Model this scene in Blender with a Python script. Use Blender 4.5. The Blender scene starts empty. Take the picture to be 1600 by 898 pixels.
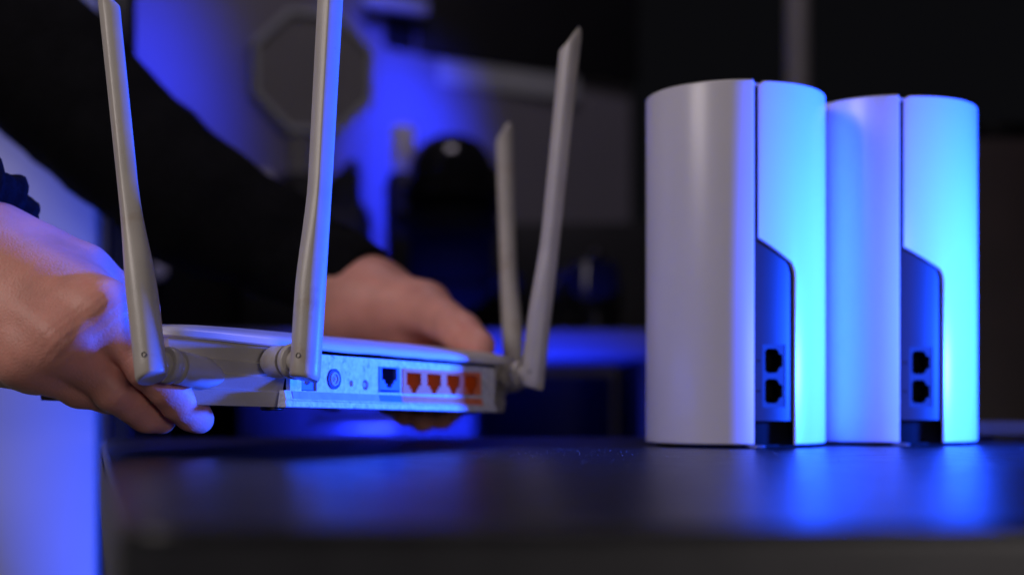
import bpy, bmesh, math, random
import numpy as np
from mathutils import Vector, Matrix, noise, geometry

random.seed(4)
np.random.seed(4)
scene = bpy.context.scene
COL = scene.collection
PI = math.pi

# ------------------------------------------------------------------ camera
F = 2200.0            # focal length in photograph pixels (1600 wide)
HY = 625.0            # eye level row in the photograph
ZC = 0.0236           # lens height above the table top (m)


def P(px, py, Y):
    """World point at depth Y that appears at photograph pixel (px, py)."""
    return Vector(((px - 800.0) / F * Y, Y, ZC + (HY - py) / F * Y))


cam_d = bpy.data.cameras.new("camera")
cam_d.sensor_width = 36.0
cam_d.lens = F / 1600.0 * 36.0
cam_d.shift_y = (HY - 449.0) / 1600.0
cam_d.clip_start = 0.01
cam_d.clip_end = 60.0
cam_d.dof.use_dof = True
cam_d.dof.focus_distance = 0.595
cam_d.dof.aperture_fstop = 4.3
cam_d.dof.aperture_blades = 8
cam = bpy.data.objects.new("camera", cam_d)
COL.objects.link(cam)
cam.location = (0, 0, ZC)
cam.rotation_euler = (PI / 2, 0, 0)
scene.camera = cam

# ------------------------------------------------------------------ world and lamps
world = bpy.data.worlds.new("World")
scene.world = world
world.use_nodes = True
world.node_tree.nodes["Background"].inputs[0].default_value = (0.5, 0.5, 0.62, 1)
world.node_tree.nodes["Background"].inputs[1].default_value = 0.006


def area(name, loc, target, sx, sy, power, color, spread=180.0):
    d = bpy.data.lights.new(name, 'AREA')
    d.shape = 'RECTANGLE'
    d.size = sx
    d.size_y = sy
    d.energy = power
    d.color = color
    d.spread = math.radians(spread)
    o = bpy.data.objects.new(name, d)
    COL.objects.link(o)
    o.location = loc
    o.rotation_euler = (Vector(target) - Vector(loc)).to_track_quat('-Z', 'Y').to_euler()
    return o


WARM = (1.0, 0.89, 0.86)
BLUE = (0.012, 0.03, 1.0)
AZURE = (0.008, 0.068, 1.0)
# soft dim room lamp to the left of and above the camera
area("key_softbox", (-0.95, 0.02, 0.75), (0.05, 0.70, 0.08), 0.45, 0.45, 4.5, WARM)
# added unseen fill in front of the table, brightening socket panel and fingertips
area("fill_lamp", (0.40, -0.60, 0.12), (0.0, 0.70, 0.06), 0.22, 0.16, 1.6, WARM)
# blue led panel to the right of the table
area("blue_panel_lamp", (0.455, 0.618, 0.052), (0.05, 0.69, 0.07), 0.035, 0.040, 4.7, AZURE, 86)
# added unseen fill that brightens the grey wall above the back desk
area("added_wall_fill", (-0.05, 1.15, 1.60), (-0.15, 2.1, 0.35), 0.40, 0.40, 3.8, (0.93, 0.80, 1.0))
# unseen narrow blue beams added to lay the blue patches on the wall
area("added_wall_beam", (-0.12, 0.95, 1.27), (-0.165, 2.21, 0.40), 0.15, 0.28, 0.95, BLUE, 7)
area("added_wall_beam.001", (-0.47, 1.25, 1.10), (-0.51, 2.0, 0.47), 0.08, 0.20, 0.45, BLUE, 16)
# unseen blue light added behind the table to tint desk edge and drawers
area("added_desk_light", (-0.03, 1.15, -0.30), (-0.05, 1.62, 0.03), 0.34, 0.05, 1.5, BLUE, 26)
# unseen blue light added low down to tint the white partition's edge
area("added_partition_light", (-0.275, 0.90, -0.55), (-0.300, 1.05, 0.05), 0.03, 0.03, 0.22, AZURE, 25)

scene.view_settings.view_transform = 'Standard'
scene.view_settings.look = 'None'
scene.view_settings.exposure = 0.0
scene.view_settings.gamma = 1.0
scene.view_settings.use_curve_mapping = False
scene.cycles.use_denoising = True
scene.cycles.max_bounces = 6
scene.cycles.sample_clamp_indirect = 6.0


# ------------------------------------------------------------------ materials
def mat(name, color, rough=0.5, metallic=0.0, var=0.0, vscale=60.0, bump=0.0, bscale=400.0,
        spec=0.5, stain=None, stain_scale=25.0, sss=0.0, coat=0.0, rvar=0.0, sheen=0.0, bump2=0.0):
    m = bpy.data.materials.new(name)
    m.use_nodes = True
    nt = m.node_tree
    b = nt.nodes["Principled BSDF"]
    b.inputs["Base Color"].default_value = (*color, 1)
    b.inputs["Roughness"].default_value = rough
    b.inputs["Metallic"].default_value = metallic
    b.inputs["Specular IOR Level"].default_value = spec
    if coat:
        b.inputs["Coat Weight"].default_value = coat
        b.inputs["Coat Roughness"].default_value = 0.15
    if sheen:
        b.inputs["Sheen Weight"].default_value = sheen
        b.inputs["Sheen Roughness"].default_value = 0.5
    if sss:
        b.inputs["Subsurface Weight"].default_value = sss
        b.inputs["Subsurface Radius"].default_value = (1.0, 0.35, 0.2)
        b.inputs["Subsurface Scale"].default_value = 0.004
    tc = nt.nodes.new("ShaderNodeTexCoord")
    last = None
    if var > 0:
        n = nt.nodes.new("ShaderNodeTexNoise")
        n.inputs["Scale"].default_value = vscale
        n.inputs["Detail"].default_value = 6
        nt.links.new(tc.outputs["Object"], n.inputs["Vector"])
        mr = nt.nodes.new("ShaderNodeMapRange")
        mr.inputs["From Min"].default_value = 0.3
        mr.inputs["From Max"].default_value = 0.7
        mr.inputs["To Min"].default_value = 1 - var
        mr.inputs["To Max"].default_value = 1 + var
        nt.links.new(n.outputs["Fac"], mr.inputs["Value"])
        mx = nt.nodes.new("ShaderNodeVectorMath")
        mx.operation = 'SCALE'
        mx.inputs[0].default_value = color
        nt.links.new(mr.outputs[0], mx.inputs["Scale"])
        last = mx.outputs[0]
        if rvar:
            r2 = nt.nodes.new("ShaderNodeMapRange")
            r2.inputs["From Min"].default_value = 0.3
            r2.inputs["From Max"].default_value = 0.7
            r2.inputs["To Min"].default_value = rough - rvar
            r2.inputs["To Max"].default_value = rough + rvar
            nt.links.new(n.outputs["Fac"], r2.inputs["Value"])
            nt.links.new(r2.outputs[0], b.inputs["Roughness"])
    if stain is not None:
        n2 = nt.nodes.new("ShaderNodeTexNoise")
        n2.inputs["Scale"].default_value = stain_scale
        n2.inputs["Detail"].default_value = 5
        n2.inputs["Roughness"].default_value = 0.65
        nt.links.new(tc.outputs["Object"], n2.inputs["Vector"])
        cr = nt.nodes.new("ShaderNodeMapRange")
        cr.inputs["From Min"].default_value = 0.58
        cr.inputs["From Max"].default_value = 0.74
        cr.inputs["To Max"].default_value = 0.8
        nt.links.new(n2.outputs["Fac"], cr.inputs["Value"])
        mc = nt.nodes.new("ShaderNodeMix")
        mc.data_type = 'RGBA'
        mc.inputs[6].default_value = (*color, 1)
        mc.inputs[7].default_value = (*stain, 1)
        nt.links.new(cr.outputs[0], mc.inputs[0])
        if last is not None:
            nt.links.new(last, mc.inputs[6])
        last = mc.outputs[2]
    if last is not None:
        nt.links.new(last, b.inputs["Base Color"])
    if bump > 0:
        n3 = nt.nodes.new("ShaderNodeTexNoise")
        n3.inputs["Scale"].default_value = bscale
        n3.inputs["Detail"].default_value = 4
        nt.links.new(tc.outputs["Object"], n3.inputs["Vector"])
        bp = nt.nodes.new("ShaderNodeBump")
        bp.inputs["Strength"].default_value = bump
        bp.inputs["Distance"].default_value = 0.001
        nt.links.new(n3.outputs["Fac"], bp.inputs["Height"])
        nt.links.new(bp.outputs[0], b.inputs["Normal"])
        if bump2 > 0:
            vo = nt.nodes.new("ShaderNodeTexVoronoi")
            vo.feature = 'DISTANCE_TO_EDGE'
            vo.inputs["Scale"].default_value = 520
            nt.links.new(tc.outputs["Object"], vo.inputs["Vector"])
            n4 = nt.nodes.new("ShaderNodeTexNoise")
            n4.inputs["Scale"].default_value = 160
            n4.inputs["Detail"].default_value = 3
            nt.links.new(tc.outputs["Object"], n4.inputs["Vector"])
            ad = nt.nodes.new("ShaderNodeMath")
            ad.operation = 'ADD'
            nt.links.new(vo.outputs["Distance"], ad.inputs[0])
            nt.links.new(n4.outputs["Fac"], ad.inputs[1])
            b2 = nt.nodes.new("ShaderNodeBump")
            b2.inputs["Strength"].default_value = bump2
            b2.inputs["Distance"].default_value = 0.0012
            nt.links.new(ad.outputs[0], b2.inputs["Height"])
            nt.links.new(bp.outputs[0], b2.inputs["Normal"])
            nt.links.new(b2.outputs[0], b.inputs["Normal"])
    return m


M = {
    'table': mat("black_laminate", (0.012, 0.012, 0.015), 0.33, spec=0.38, var=0.25, vscale=90, bump=0.10, bscale=900, rvar=0.03),
    'shell': mat("white_gloss_plastic", (0.80, 0.77, 0.78), 0.26, var=0.02, vscale=20, bump=0.02, bscale=1500),
    'core': mat("dark_grey_plastic", (0.012, 0.012, 0.019), 0.5, spec=0.35, var=0.06, vscale=80),
    'black': mat("black_plastic", (0.010, 0.010, 0.012), 0.45, var=0.2, vscale=50),
    'socket': mat("black_socket_plastic", (0.004, 0.004, 0.005), 0.8, spec=0.15),
    'router': mat("aged_white_plastic", (0.56, 0.52, 0.48), 0.33, var=0.06, vscale=70, bump=0.10, bscale=1400,
                  stain=(0.42, 0.31, 0.22), stain_scale=38),
    'cover': mat("white_cover_plastic", (0.74, 0.71, 0.69), 0.30, var=0.04, vscale=50, bump=0.05, bscale=900),
    'panel': mat("speckled_white_plastic", (0.78, 0.78, 0.77), 0.5, var=0.22, vscale=420, bump=0.3, bscale=1600,
                 stain=(0.13, 0.15, 0.18), stain_scale=230),
    'orange': mat("orange_plastic", (1.0, 0.245, 0.085), 0.6, spec=0.15, var=0.08, vscale=200),
    'orange_dark': mat("orange_socket_plastic", (0.95, 0.17, 0.015), 0.55),
    'wan': mat("blue_plastic", (0.10, 0.22, 0.55), 0.5, var=0.06, vscale=200),
    'wan_dark': mat("dark_blue_socket_plastic", (0.012, 0.02, 0.10), 0.5),
    'pin': mat("gold_contacts", (0.7, 0.5, 0.2), 0.35, metallic=1.0),
    'label': mat("printed_label_grey", (0.42, 0.42, 0.46), 0.6, var=0.12, vscale=260),
    'skin': mat("skin", (0.85, 0.39, 0.315), 0.46, var=0.16, vscale=45, bump=0.16, bscale=900, sss=0.25, spec=0.4,
                stain=(0.80, 0.28, 0.21), stain_scale=22, bump2=0.14),
    'knit': mat("black_knit", (0.006, 0.006, 0.008), 0.95, var=0.3, vscale=300, bump=0.5, bscale=900, spec=0.1),
    'wall': mat("grey_wall_paint", (0.22, 0.21, 0.24), 0.8, var=0.04, vscale=8, bump=0.05, bscale=200),
    'cream': mat("white_lacquer", (0.82, 0.82, 0.84), 0.45, var=0.03, vscale=10),
    'dark': mat("dark_lacquer", (0.012, 0.012, 0.015), 0.5, var=0.15, vscale=12),
    'brown': mat("dark_brown_veneer", (0.030, 0.019, 0.019), 0.5, var=0.2, vscale=14),
    'greydisc': mat("grey_matte_plastic", (0.22, 0.21, 0.21), 0.6, var=0.05, vscale=20),
    'greyedge': mat("light_grey_plastic", (0.45, 0.47, 0.48), 0.5, var=0.05, vscale=20),
    'glossblack': mat("black_gloss", (0.01, 0.01, 0.012), 0.12, var=0.1, vscale=20),
    'metal': mat("brushed_metal", (0.30, 0.30, 0.33), 0.35, metallic=0.9, var=0.08, vscale=30),
    'desk': mat("desk_edge_laminate", (0.13, 0.13, 0.15), 0.45, var=0.04, vscale=12),
    'lit_edge': mat("lit_edge_laminate", (0.030, 0.031, 0.037), 0.42, var=0.15, vscale=90, bump=0.1, bscale=900),  # table laminate made paler, as if lit from the front
    'dust': mat("dust", (0.22, 0.22, 0.22), 0.9),
    'floor': mat("dark_floor", (0.03, 0.03, 0.035), 0.5, var=0.2, vscale=6),
}


# ------------------------------------------------------------------ object helpers
def tag(o, label, cat, group=None, kind=None):
    o['label'] = label
    o['category'] = cat
    if group:
        o['group'] = group
    if kind:
        o['kind'] = kind
    return o


def empty(name, loc):
    o = bpy.data.objects.new(name, None)
    o.empty_display_size = 0.02
    o.location = loc
    COL.objects.link(o)
    return o


def origin_of(o):
    v = Vector(o.location)
    while o.parent is not None:
        o = o.parent
        v += Vector(o.location)
    return v


def obj(name, verts, faces, material, parent=None, smooth=False, loc=None, bevel=0.0, bseg=2, auto=None):
    """verts in world space. Child meshes share the origin of their thing."""
    base = origin_of(parent) if parent is not None else Vector(loc if loc is not None else (0, 0, 0))
    me = bpy.data.meshes.new(name)
    me.from_pydata([tuple(Vector(v) - base) for v in verts], [], faces)
    bm = bmesh.new()
    bm.from_mesh(me)
    bmesh.ops.recalc_face_normals(bm, faces=bm.faces)
    if bevel > 0:
        es = [e for e in bm.edges if len(e.link_faces) == 2 and e.calc_face_angle(0) > math.radians(30)]
        bmesh.ops.bevel(bm, geom=es, offset=bevel, segments=bseg, profile=0.5, affect='EDGES', clamp_overlap=True)
    bm.to_mesh(me)
    bm.free()
    if smooth or auto:
        for p in me.polygons:
            p.use_smooth = True
        if auto:
            try:
                me.set_sharp_from_angle(angle=math.radians(auto))
            except Exception:
                pass
    me.materials.append(material)
    o = bpy.data.objects.new(name, me)
    COL.objects.link(o)
    if parent is not None:
        o.parent = parent
    else:
        o.location = base
    return o


def box_vf(c, sx, sy, sz, ax=None):
    X, Y_, Z = ax if ax else (Vector((1, 0, 0)), Vector((0, 1, 0)), Vector((0, 0, 1)))
    c = Vector(c)
    v = []
    for k in (-1, 1):
        for j in (-1, 1):
            for i in (-1, 1):
                v.append(c + X * (i * sx / 2) + Y_ * (j * sy / 2) + Z * (k * sz / 2))
    f = [(0, 1, 3, 2), (4, 6, 7, 5), (0, 4, 5, 1), (2, 3, 7, 6), (0, 2, 6, 4), (1, 5, 7, 3)]
    return v, f


def box(name, c, sx, sy, sz, m, parent=None, bevel=0.0, ax=None, loc=None, bseg=2):
    v, f = box_vf(c, sx, sy, sz, ax)
    return obj(name, v, f, m, parent, bevel=bevel, bseg=bseg, loc=loc, auto=35 if bevel else None)


def frame_from(axis, hint=Vector((0, -1, 0))):
    a = Vector(axis).normalized()
    x = hint - a * hint.dot(a)
    if x.length < 1e-5:
        x = Vector((1, 0, 0)) - a * a.x
    x.normalize()
    return x, a.cross(x), a


def lathe_vf(p0, axis, prof, n=32, hint=Vector((0, -1, 0))):
    """prof: list of (distance along axis, radius); ends with r=0 close it."""
    x, y, a = frame_from(axis, hint)
    p0 = Vector(p0)
    v, f = [], []
    for (d, r) in prof:
        for k in range(n):
            t = 2 * PI * k / n
            v.append(p0 + a * d + (x * math.cos(t) + y * math.sin(t)) * max(r, 1e-6))
    for i in range(len(prof) - 1):
        for k in range(n):
            k2 = (k + 1) % n
            f.append((i * n + k, i * n + k2, (i + 1) * n + k2, (i + 1) * n + k))
    f.append(tuple(range(n))[::-1])
    f.append(tuple((len(prof) - 1) * n + k for k in range(n)))
    return v, f


def lathe(name, p0, axis, prof, m, parent=None, n=32, loc=None, auto=40):
    v, f = lathe_vf(p0, axis, prof, n)
    return obj(name, v, f, m, parent, auto=auto, loc=loc)


def plate_vf(outer, holes, to_world, depth):
    """flat plate with holes. outline points (a,b); to_world(a,b,d) gives the 3-D point, d = depth behind the face."""
    loops = [outer] + holes
    pts, starts = [], []
    for lp in loops:
        starts.append(len(pts))
        pts += lp
    tris = geometry.tessellate_polygon([[Vector((a, b, 0)) for a, b in lp] for lp in loops])
    n = len(pts)
    v = [to_world(a, b, 0) for a, b in pts] + [to_world(a, b, depth) for a, b in pts]
    f = [tuple(t) for t in tris] + [tuple(i + n for i in t)[::-1] for t in tris]
    for lp, s in zip(loops, starts):
        k = len(lp)
        for i in range(k):
            j = (i + 1) % k
            f.append((s + i, s + j, s + j + n, s + i + n))
    return v, f


def cup_vf(loop, to_world, d0, d1):
    n = len(loop)
    v = [to_world(a, b, d0) for a, b in loop] + [to_world(a, b, d1) for a, b in loop]
    f = [(i, (i + 1) % n, (i + 1) % n + n, i + n) for i in range(n)]
    f.append(tuple(range(n, 2 * n)))
    return v, f


def rj45(ca, cb, w, h, flip=1):
    """opening outline: wide body with a stepped tab pointing to -b."""
    hw, hh = w / 2, h / 2
    pts = [(-hw, hh), (hw, hh), (hw, -hh * 0.25), (hw * 0.62, -hh * 0.25), (hw * 0.62, -hh * 0.62), (hw * 0.34, -hh * 0.62),
           (hw * 0.34, -hh), (-hw * 0.34, -hh), (-hw * 0.34, -hh * 0.62), (-hw * 0.62, -hh * 0.62), (-hw * 0.62, -hh * 0.25),
           (-hw, -hh * 0.25)]
    return [(ca + a, cb + b * flip) for a, b in pts]


def circle(ca, cb, r, n=28):
    return [(ca + r * math.cos(2 * PI * k / n), cb + r * math.sin(2 * PI * k / n)) for k in range(n)]


def rect(a0, b0, a1, b1):
    return [(a0, b0), (a1, b0), (a1, b1), (a0, b1)]


# ------------------------------------------------------------------ setting: floor, back wall
v, f = box_vf((0.2, 1.2, -0.755), 5.0, 4.6, 0.01)
o = obj("floor", v, f, M['floor'])
o['kind'] = 'structure'
o['label'] = "dark floor under the desk"

# the grey wall runs away to the right behind the back desk
wl = Vector((-0.62, 1.93, 0))
wr = P(985, 625, 2.46)
wr.z = 0
wd = (wr - wl).normalized()
wn = Vector((-wd.y, wd.x, 0))
c = (wl + wr) / 2 + wn * 0.03
o = obj("back_wall", *box_vf((c.x, c.y, 0.35), (wr - wl).length, 0.06, 2.2, (wd, wn, Vector((0, 0, 1)))), M['wall'])
o['kind'] = 'structure'
o['label'] = "grey painted wall behind the back desk"

# ------------------------------------------------------------------ table
tz = 0.0
corners = [Vector((-0.073, 0.262, 0)), Vector((-0.244, 0.835, 0)), Vector((-0.235, 0.905, 0)), Vector((1.1, 0.905, 0)),
           Vector((1.1, 0.262, 0))]
table = empty("table", (0.4, 0.6, -0.75))
tag(table, "black laminate table top in front of the camera, the two white cylinders standing on it", "table")


def round_poly(pts, rad, n=8):
    out = []
    k = len(pts)
    for i in range(k):
        p, a, b = pts[i], pts[i - 1], pts[(i + 1) % k]
        da, db = (a - p), (b - p)
        r = min(rad, da.length * 0.4, db.length * 0.4)
        p0, p2 = p + da.normalized() * r, p + db.normalized() * r
        for j in range(n + 1):
            t = j / n
            out.append(p0 * (1 - t) ** 2 + p * 2 * t * (1 - t) + p2 * t * t)
    return out


tp = round_poly(corners, 0.014)


def inset_loop(pts, d):
    out = []
    k = len(pts)
    area2 = sum(pts[i].x * pts[(i + 1) % k].y - pts[(i + 1) % k].x * pts[i].y for i in range(k))
    sg = 1 if area2 > 0 else -1
    for i in range(k):
        e1 = (pts[i] - pts[i - 1]).normalized()
        e2 = (pts[(i + 1) % k] - pts[i]).normalized()
        n1 = Vector((-e1.y, e1.x, 0)) * sg
        n2 = Vector((-e2.y, e2.x, 0)) * sg
        b = n1 + n2
        b = b / max(b.dot(n1), 0.4)
        out.append(pts[i] + b * d)
    return out


v, f = [], []
er = 0.0025
prof = [(er * (1 - math.sin(t)), -er * (1 - math.cos(t))) for t in [PI / 2 * i / 6 for i in range(7)]] + [(0, -0.033), (0.002, -0.036)]
n = len(tp)
for (d, z) in prof:
    for q in inset_loop(tp, d):
        v.append(Vector((q.x, q.y, z)))
for i in range(len(prof) - 1):
    for k in range(n):
        f.append((i * n + k, i * n + (k + 1) % n, (i + 1) * n + (k + 1) % n, (i + 1) * n + k))
f.append(tuple(range(n)))
f.append(tuple((len(prof) - 1) * n + k for k in range(n)))
obj("table_top", v, f, M['table'], table, auto=30)
# added rim strip, paler colour standing in for lamp light on the edge
ev, ef = [], []
lo_, hi_ = inset_loop(tp, -0.0008), inset_loop(tp, 0.0015)
for z, lp_ in ((-0.0030, lo_), (-0.0325, lo_), (-0.0325, hi_), (-0.0030, hi_)):
    ev += [Vector((q.x, q.y, z)) for q in lp_]
for i in range(4):
    for k in range(n):
        ef.append((i * n + k, i * n + (k + 1) % n, ((i + 1) % 4) * n + (k + 1) % n, ((i + 1) % 4) * n + k))
obj("lit_rim_strip", ev, ef, M['lit_edge'], table, auto=30)
for (x, y) in ((0.02, 0.36), (1.05, 0.36), (-0.15, 0.85), (1.05, 0.85)):
    box("leg", (x, y, -0.393), 0.045, 0.045, 0.714, M['black'], table, bevel=0.003)


# ------------------------------------------------------------------ mesh router units
def angle_at(px, cx, cy, R):
    lo_a, hi_a = -60.0, 80.0
    for _ in range(40):
        m_a = (lo_a + hi_a) / 2
        x_ = cx + math.sin(math.radians(m_a)) * R
        y_ = cy - math.cos(math.radians(m_a)) * R
        if 800 + F * x_ / y_ < px:
            lo_a = m_a
        else:
            hi_a = m_a
    return lo_a


def make_unit(name, cx, cy, R, H, slit_deg, notch_deg, label, zt_l, zt_s):
    root = empty(name, (cx, cy, 0))
    tag(root, label, "mesh router", "white cylindrical mesh routers on the table")
    C = Vector((cx, cy, 0))

    def pt(phi, r, z):
        return C + Vector((math.sin(phi) * r, -math.cos(phi) * r, z))

    z0 = 0.0019
    th = 0.0016
    ps, pn = math.radians(slit_deg), math.radians(notch_deg)
    gap = 0.0011 / R

    def shell(nm, cols, zlow, ztop):
        nb = 4   # rounded rim
        v, f = [], []
        rows = None
        for ph in cols:
            zl, zh = zlow(ph), ztop(ph)
            br = 0.0012
            ring = []
            for i in range(nb + 1):
                a = PI / 2 * i / nb
                ring.append((R - br + br * math.cos(a) - 0.0, zh - br + br * math.sin(a)))
            ring = [(R - 0.0006, zl), (R, zl + 0.0006)] + ring + [(R - th, zh), (R - th, zl)]
            rows = len(ring)
            for (r, z) in ring:
                v.append(pt(ph, r, z))
        k = rows
        for i in range(len(cols) - 1):
            for j in range(k):
                f.append((i * k + j, i * k + (j + 1) % k, (i + 1) * k + (j + 1) % k, (i + 1) * k + j))
        f.append(tuple(range(k)))
        f.append(tuple((len(cols) - 1) * k + j for j in range(k)))
        return obj(nm, v, f, M['shell'], root, auto=35)

    back = ps + PI * 1.0

    def corner(d, r):      # drop of a rounded corner at distance d from the edge
        return 0.0 if d >= r else r - math.sqrt(max(0.0, r * r - (r - d) ** 2))

    colsL = [ps - gap - x for x in np.concatenate([np.linspace(0, 0.03, 5), np.linspace(0.06, PI - 2 * gap - 0.02, 70)])]
    shell("left_shell", colsL, lambda p: z0, lambda p: H - corner((ps - gap - p) * R, 0.0012))
    dip = 0.002

    def zlow(p):
        if p >= pn:
            return z0
        u = (p - ps) / (pn - ps)
        z = zt_s + (zt_l - zt_s) * u
        d = (pn - p) * R
        rr = 0.0035
        if d < rr:
            z -= corner(d, rr) * 1.6
        return z

    a = np.concatenate([np.linspace(0, 0.06, 8), np.linspace(0.09, (pn - ps) * 0.75, 8), np.linspace((pn - ps) * 0.78, (pn - ps) - gap - 1e-4, 14)])
    colsU = [ps + gap + x for x in a]
    colsD = [pn + 1e-4 + x for x in np.linspace(0, PI - (pn - ps) - 2 * gap, 46)]
    shell("right_shell", colsU + colsD, zlow, lambda p: H - 0.0006 - corner((p - ps - gap) * R, 0.004))
    # inner core seen in the notch and the slit
    rc = R - 0.0021
    core = lathe("core", C, Vector((0, 0, 1)), [(0.0135, rc), (H - 0.004, rc), (H - 0.0035, rc - 0.0005)], M['core'], root, n=96)
    lathe("top_cap", C, Vector((0, 0, 1)), [(H - 0.0034, rc + 0.0005), (H - 0.002, rc + 0.0015), (H - 0.0019, rc - 0.002)], M['shell'], root, n=64)
    lathe("foot", C, Vector((0, 0, 1)), [(0.0, R - 0.007), (0.0004, R - 0.0055), (0.0017, R - 0.0055), (0.0018, R - 0.0085), (0.0130, R - 0.0085), (0.0134, R - 0.010)],
          M['socket'], root, n=72)
    # two sockets turned on their side, cut into the core
    pm = ps + (pn - ps) * 0.47
    nrm = Vector((math.sin(pm), -math.cos(pm), 0))
    tx = Vector((math.cos(pm), math.sin(pm), 0))

    def tw(a, b, d):
        return C + nrm * (rc - d) + tx * a + Vector((0, 0, b))

    hw = 0.0062
    zc = [0.0430, 0.0281]
    holes = []
    for z in zc:
        lp = [(-0.0048, -0.0046), (-0.0034, -0.0060), (0.0012, -0.0060), (0.0026, -0.0048), (0.0030, -0.0034), (0.0048, -0.0030),
              (0.0048, 0.0030), (0.0030, 0.0034), (0.0026, 0.0048), (0.0012, 0.0060), (-0.0034, 0.0060), (-0.0048, 0.0046)]
        holes.append([(a, b + z) for a, b in lp])
    cut = []
    for lp in holes + [rect(-hw, zc[1] - 0.0080, hw, zc[0] + 0.0080)]:
        big = len(lp) == 4
        n_ = len(lp)
        cv = [tw(a, b, -0.004) for a, b in lp] + [tw(a, b, 0.0007 if big else 0.012) for a, b in lp]
        cf = [tuple(range(n_)), tuple(range(n_, 2 * n_))] + [(i, (i + 1) % n_, (i + 1) % n_ + n_, i + n_) for i in range(n_)]
        k_ = obj("cutter", cv, cf, M['core'], root)
        md = core.modifiers.new("cut", 'BOOLEAN')
        md.operation = 'DIFFERENCE'
        md.object = k_
        md.solver = 'EXACT'
        cut.append(k_)
    bpy.context.view_layer.update()
    me = bpy.data.meshes.new_from_object(core.evaluated_get(bpy.context.evaluated_depsgraph_get()))
    core.modifiers.clear()
    core.data = me
    for k_ in cut:
        bpy.data.objects.remove(k_)
    for lp in holes:
        ca = sum(p[0] for p in lp) / len(lp)
        cb = sum(p[1] for p in lp) / len(lp)
        q = [(ca + (a - ca) * 0.97, cb + (b - cb) * 0.97) for a, b in lp]
        v, f = cup_vf(q, tw, 0.0012, 0.0115)
        obj("socket", v, f, M['socket'], root)
    # small status marks left of the sockets
    for z in zc:
        lathe("status_light", tw(-hw - 0.0018, z, 0.0002), nrm, [(-0.001, 0.0005), (0.0001, 0.0005)], M['socket'], root, n=10)
    # release tab at the bottom of the slit
    box("release_tab", pt(ps - 0.01, R - 0.0005, 0.0010), 0.0085, 0.006, 0.0014, M['metal'], root, bevel=0.0006,
        ax=(Vector((math.cos(ps), math.sin(ps), 0)), Vector((-math.sin(ps), math.cos(ps), 0)), Vector((0, 0, 1))))
    return root


UR, UH = 0.0461, 0.1805
make_unit("mesh_router", 0.1161, 0.7338, UR, UH, angle_at(1182, 0.1161, 0.7338, UR), angle_at(1244, 0.1161, 0.7338, UR),
          "white cylindrical mesh router in front, its grey face turned to the antenna router", 0.0895, 0.1035)
make_unit("mesh_router", 0.2054, 0.7680, UR, UH, angle_at(1409, 0.2054, 0.7680, UR), angle_at(1476, 0.2054, 0.7680, UR),
          "white cylindrical mesh router behind the other one, at the far end of the table", 0.0895, 0.1027)

# ------------------------------------------------------------------ antenna router
A = Vector((-0.0955, 0.600, 0))
B = Vector((-0.0085, 0.750, 0))
U = (B - A).normalized()
W = (B - A).length
N = Vector((-U.y, U.x, 0))       # into the router


def RT(s, t, z):
    p = A + U * s + N * t
    p.z = 0.0206 - 0.020 * s + 0.020 * t + z
    return p


router = empty("antenna_router", RT(W / 2, 0.07, 0.0))
tag(router, "old white router with four raised antennas held above the table by two hands", "router")
H1 = 0.0248      # underside of the cover
CH = 0.0352
PLAN = [(0, 0), (W, 0), (W + 0.047, 0.017), (W + 0.047, 0.100), (W + 0.010, 0.148), (-0.004, 0.148), (-CH, 0.118), (-CH, CH)]


def dome(t):
    u = min(max(t, 0) / 0.05, 1.0)
    return 0.0030 * (1 - (1 - u) ** 2) - max(0, t - 0.06) * 0.05


# side walls: stepped ledges, on all sides but the socket side
wall_prof = [(0.0046, 0.0), (0.0034, 0.0062), (0.0046, 0.0067), (0.0024, 0.0122), (0.0036, 0.0128), (0.0012, 0.0178), (0.0022, 0.0184),
             (0.0002, H1 + 0.001)]
plan_v = [Vector((s, t, 0)) for s, t in PLAN]
v, f = [], []
seq = [1, 2, 3, 4, 5, 6, 7, 0]
for (d, z) in wall_prof:
    lp = inset_loop(plan_v, d)
    for i in seq:
        q = lp[i]
        sx = min(max(q.x, 0.0), W) if i in (0, 1) else q.x
        v.append(RT(sx, max(q.y, 0.0) if i in (0, 1) else q.y, z + dome(PLAN[i][1]) * z / H1))
k = len(seq)
for i in range(len(wall_prof) - 1):
    for j in range(k - 1):
        f.append((i * k + j, i * k + j + 1, (i + 1) * k + j + 1, (i + 1) * k + j))
obj("side_wall", v, f, M['router'], router, bevel=0.0)
# bottom plate
lp = inset_loop(plan_v, 0.0048)
bl = [(q.x, max(q.y, 0.001)) for q in lp]
v = [RT(s, t, 0.0) for s, t in bl] + [RT(s, t, 0.0015) for s, t in bl]
k = len(bl)
f = [tuple(range(k)), tuple(range(k, 2 * k))] + [(i, (i + 1) % k, (i + 1) % k + k, i + k) for i in range(k)]
obj("bottom_plate", v, f, M['router'], router)
for (s, t) in ((0.004, 0.012), (W - 0.01, 0.012), (0.0, 0.11), (W, 0.11)):
    lathe("rubber_foot", RT(s, t, 0.0), Vector((0, 0, -1)), [(0, 0.005), (0.0012, 0.005), (0.0016, 0.004)], M['core'], router, n=20)

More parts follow.
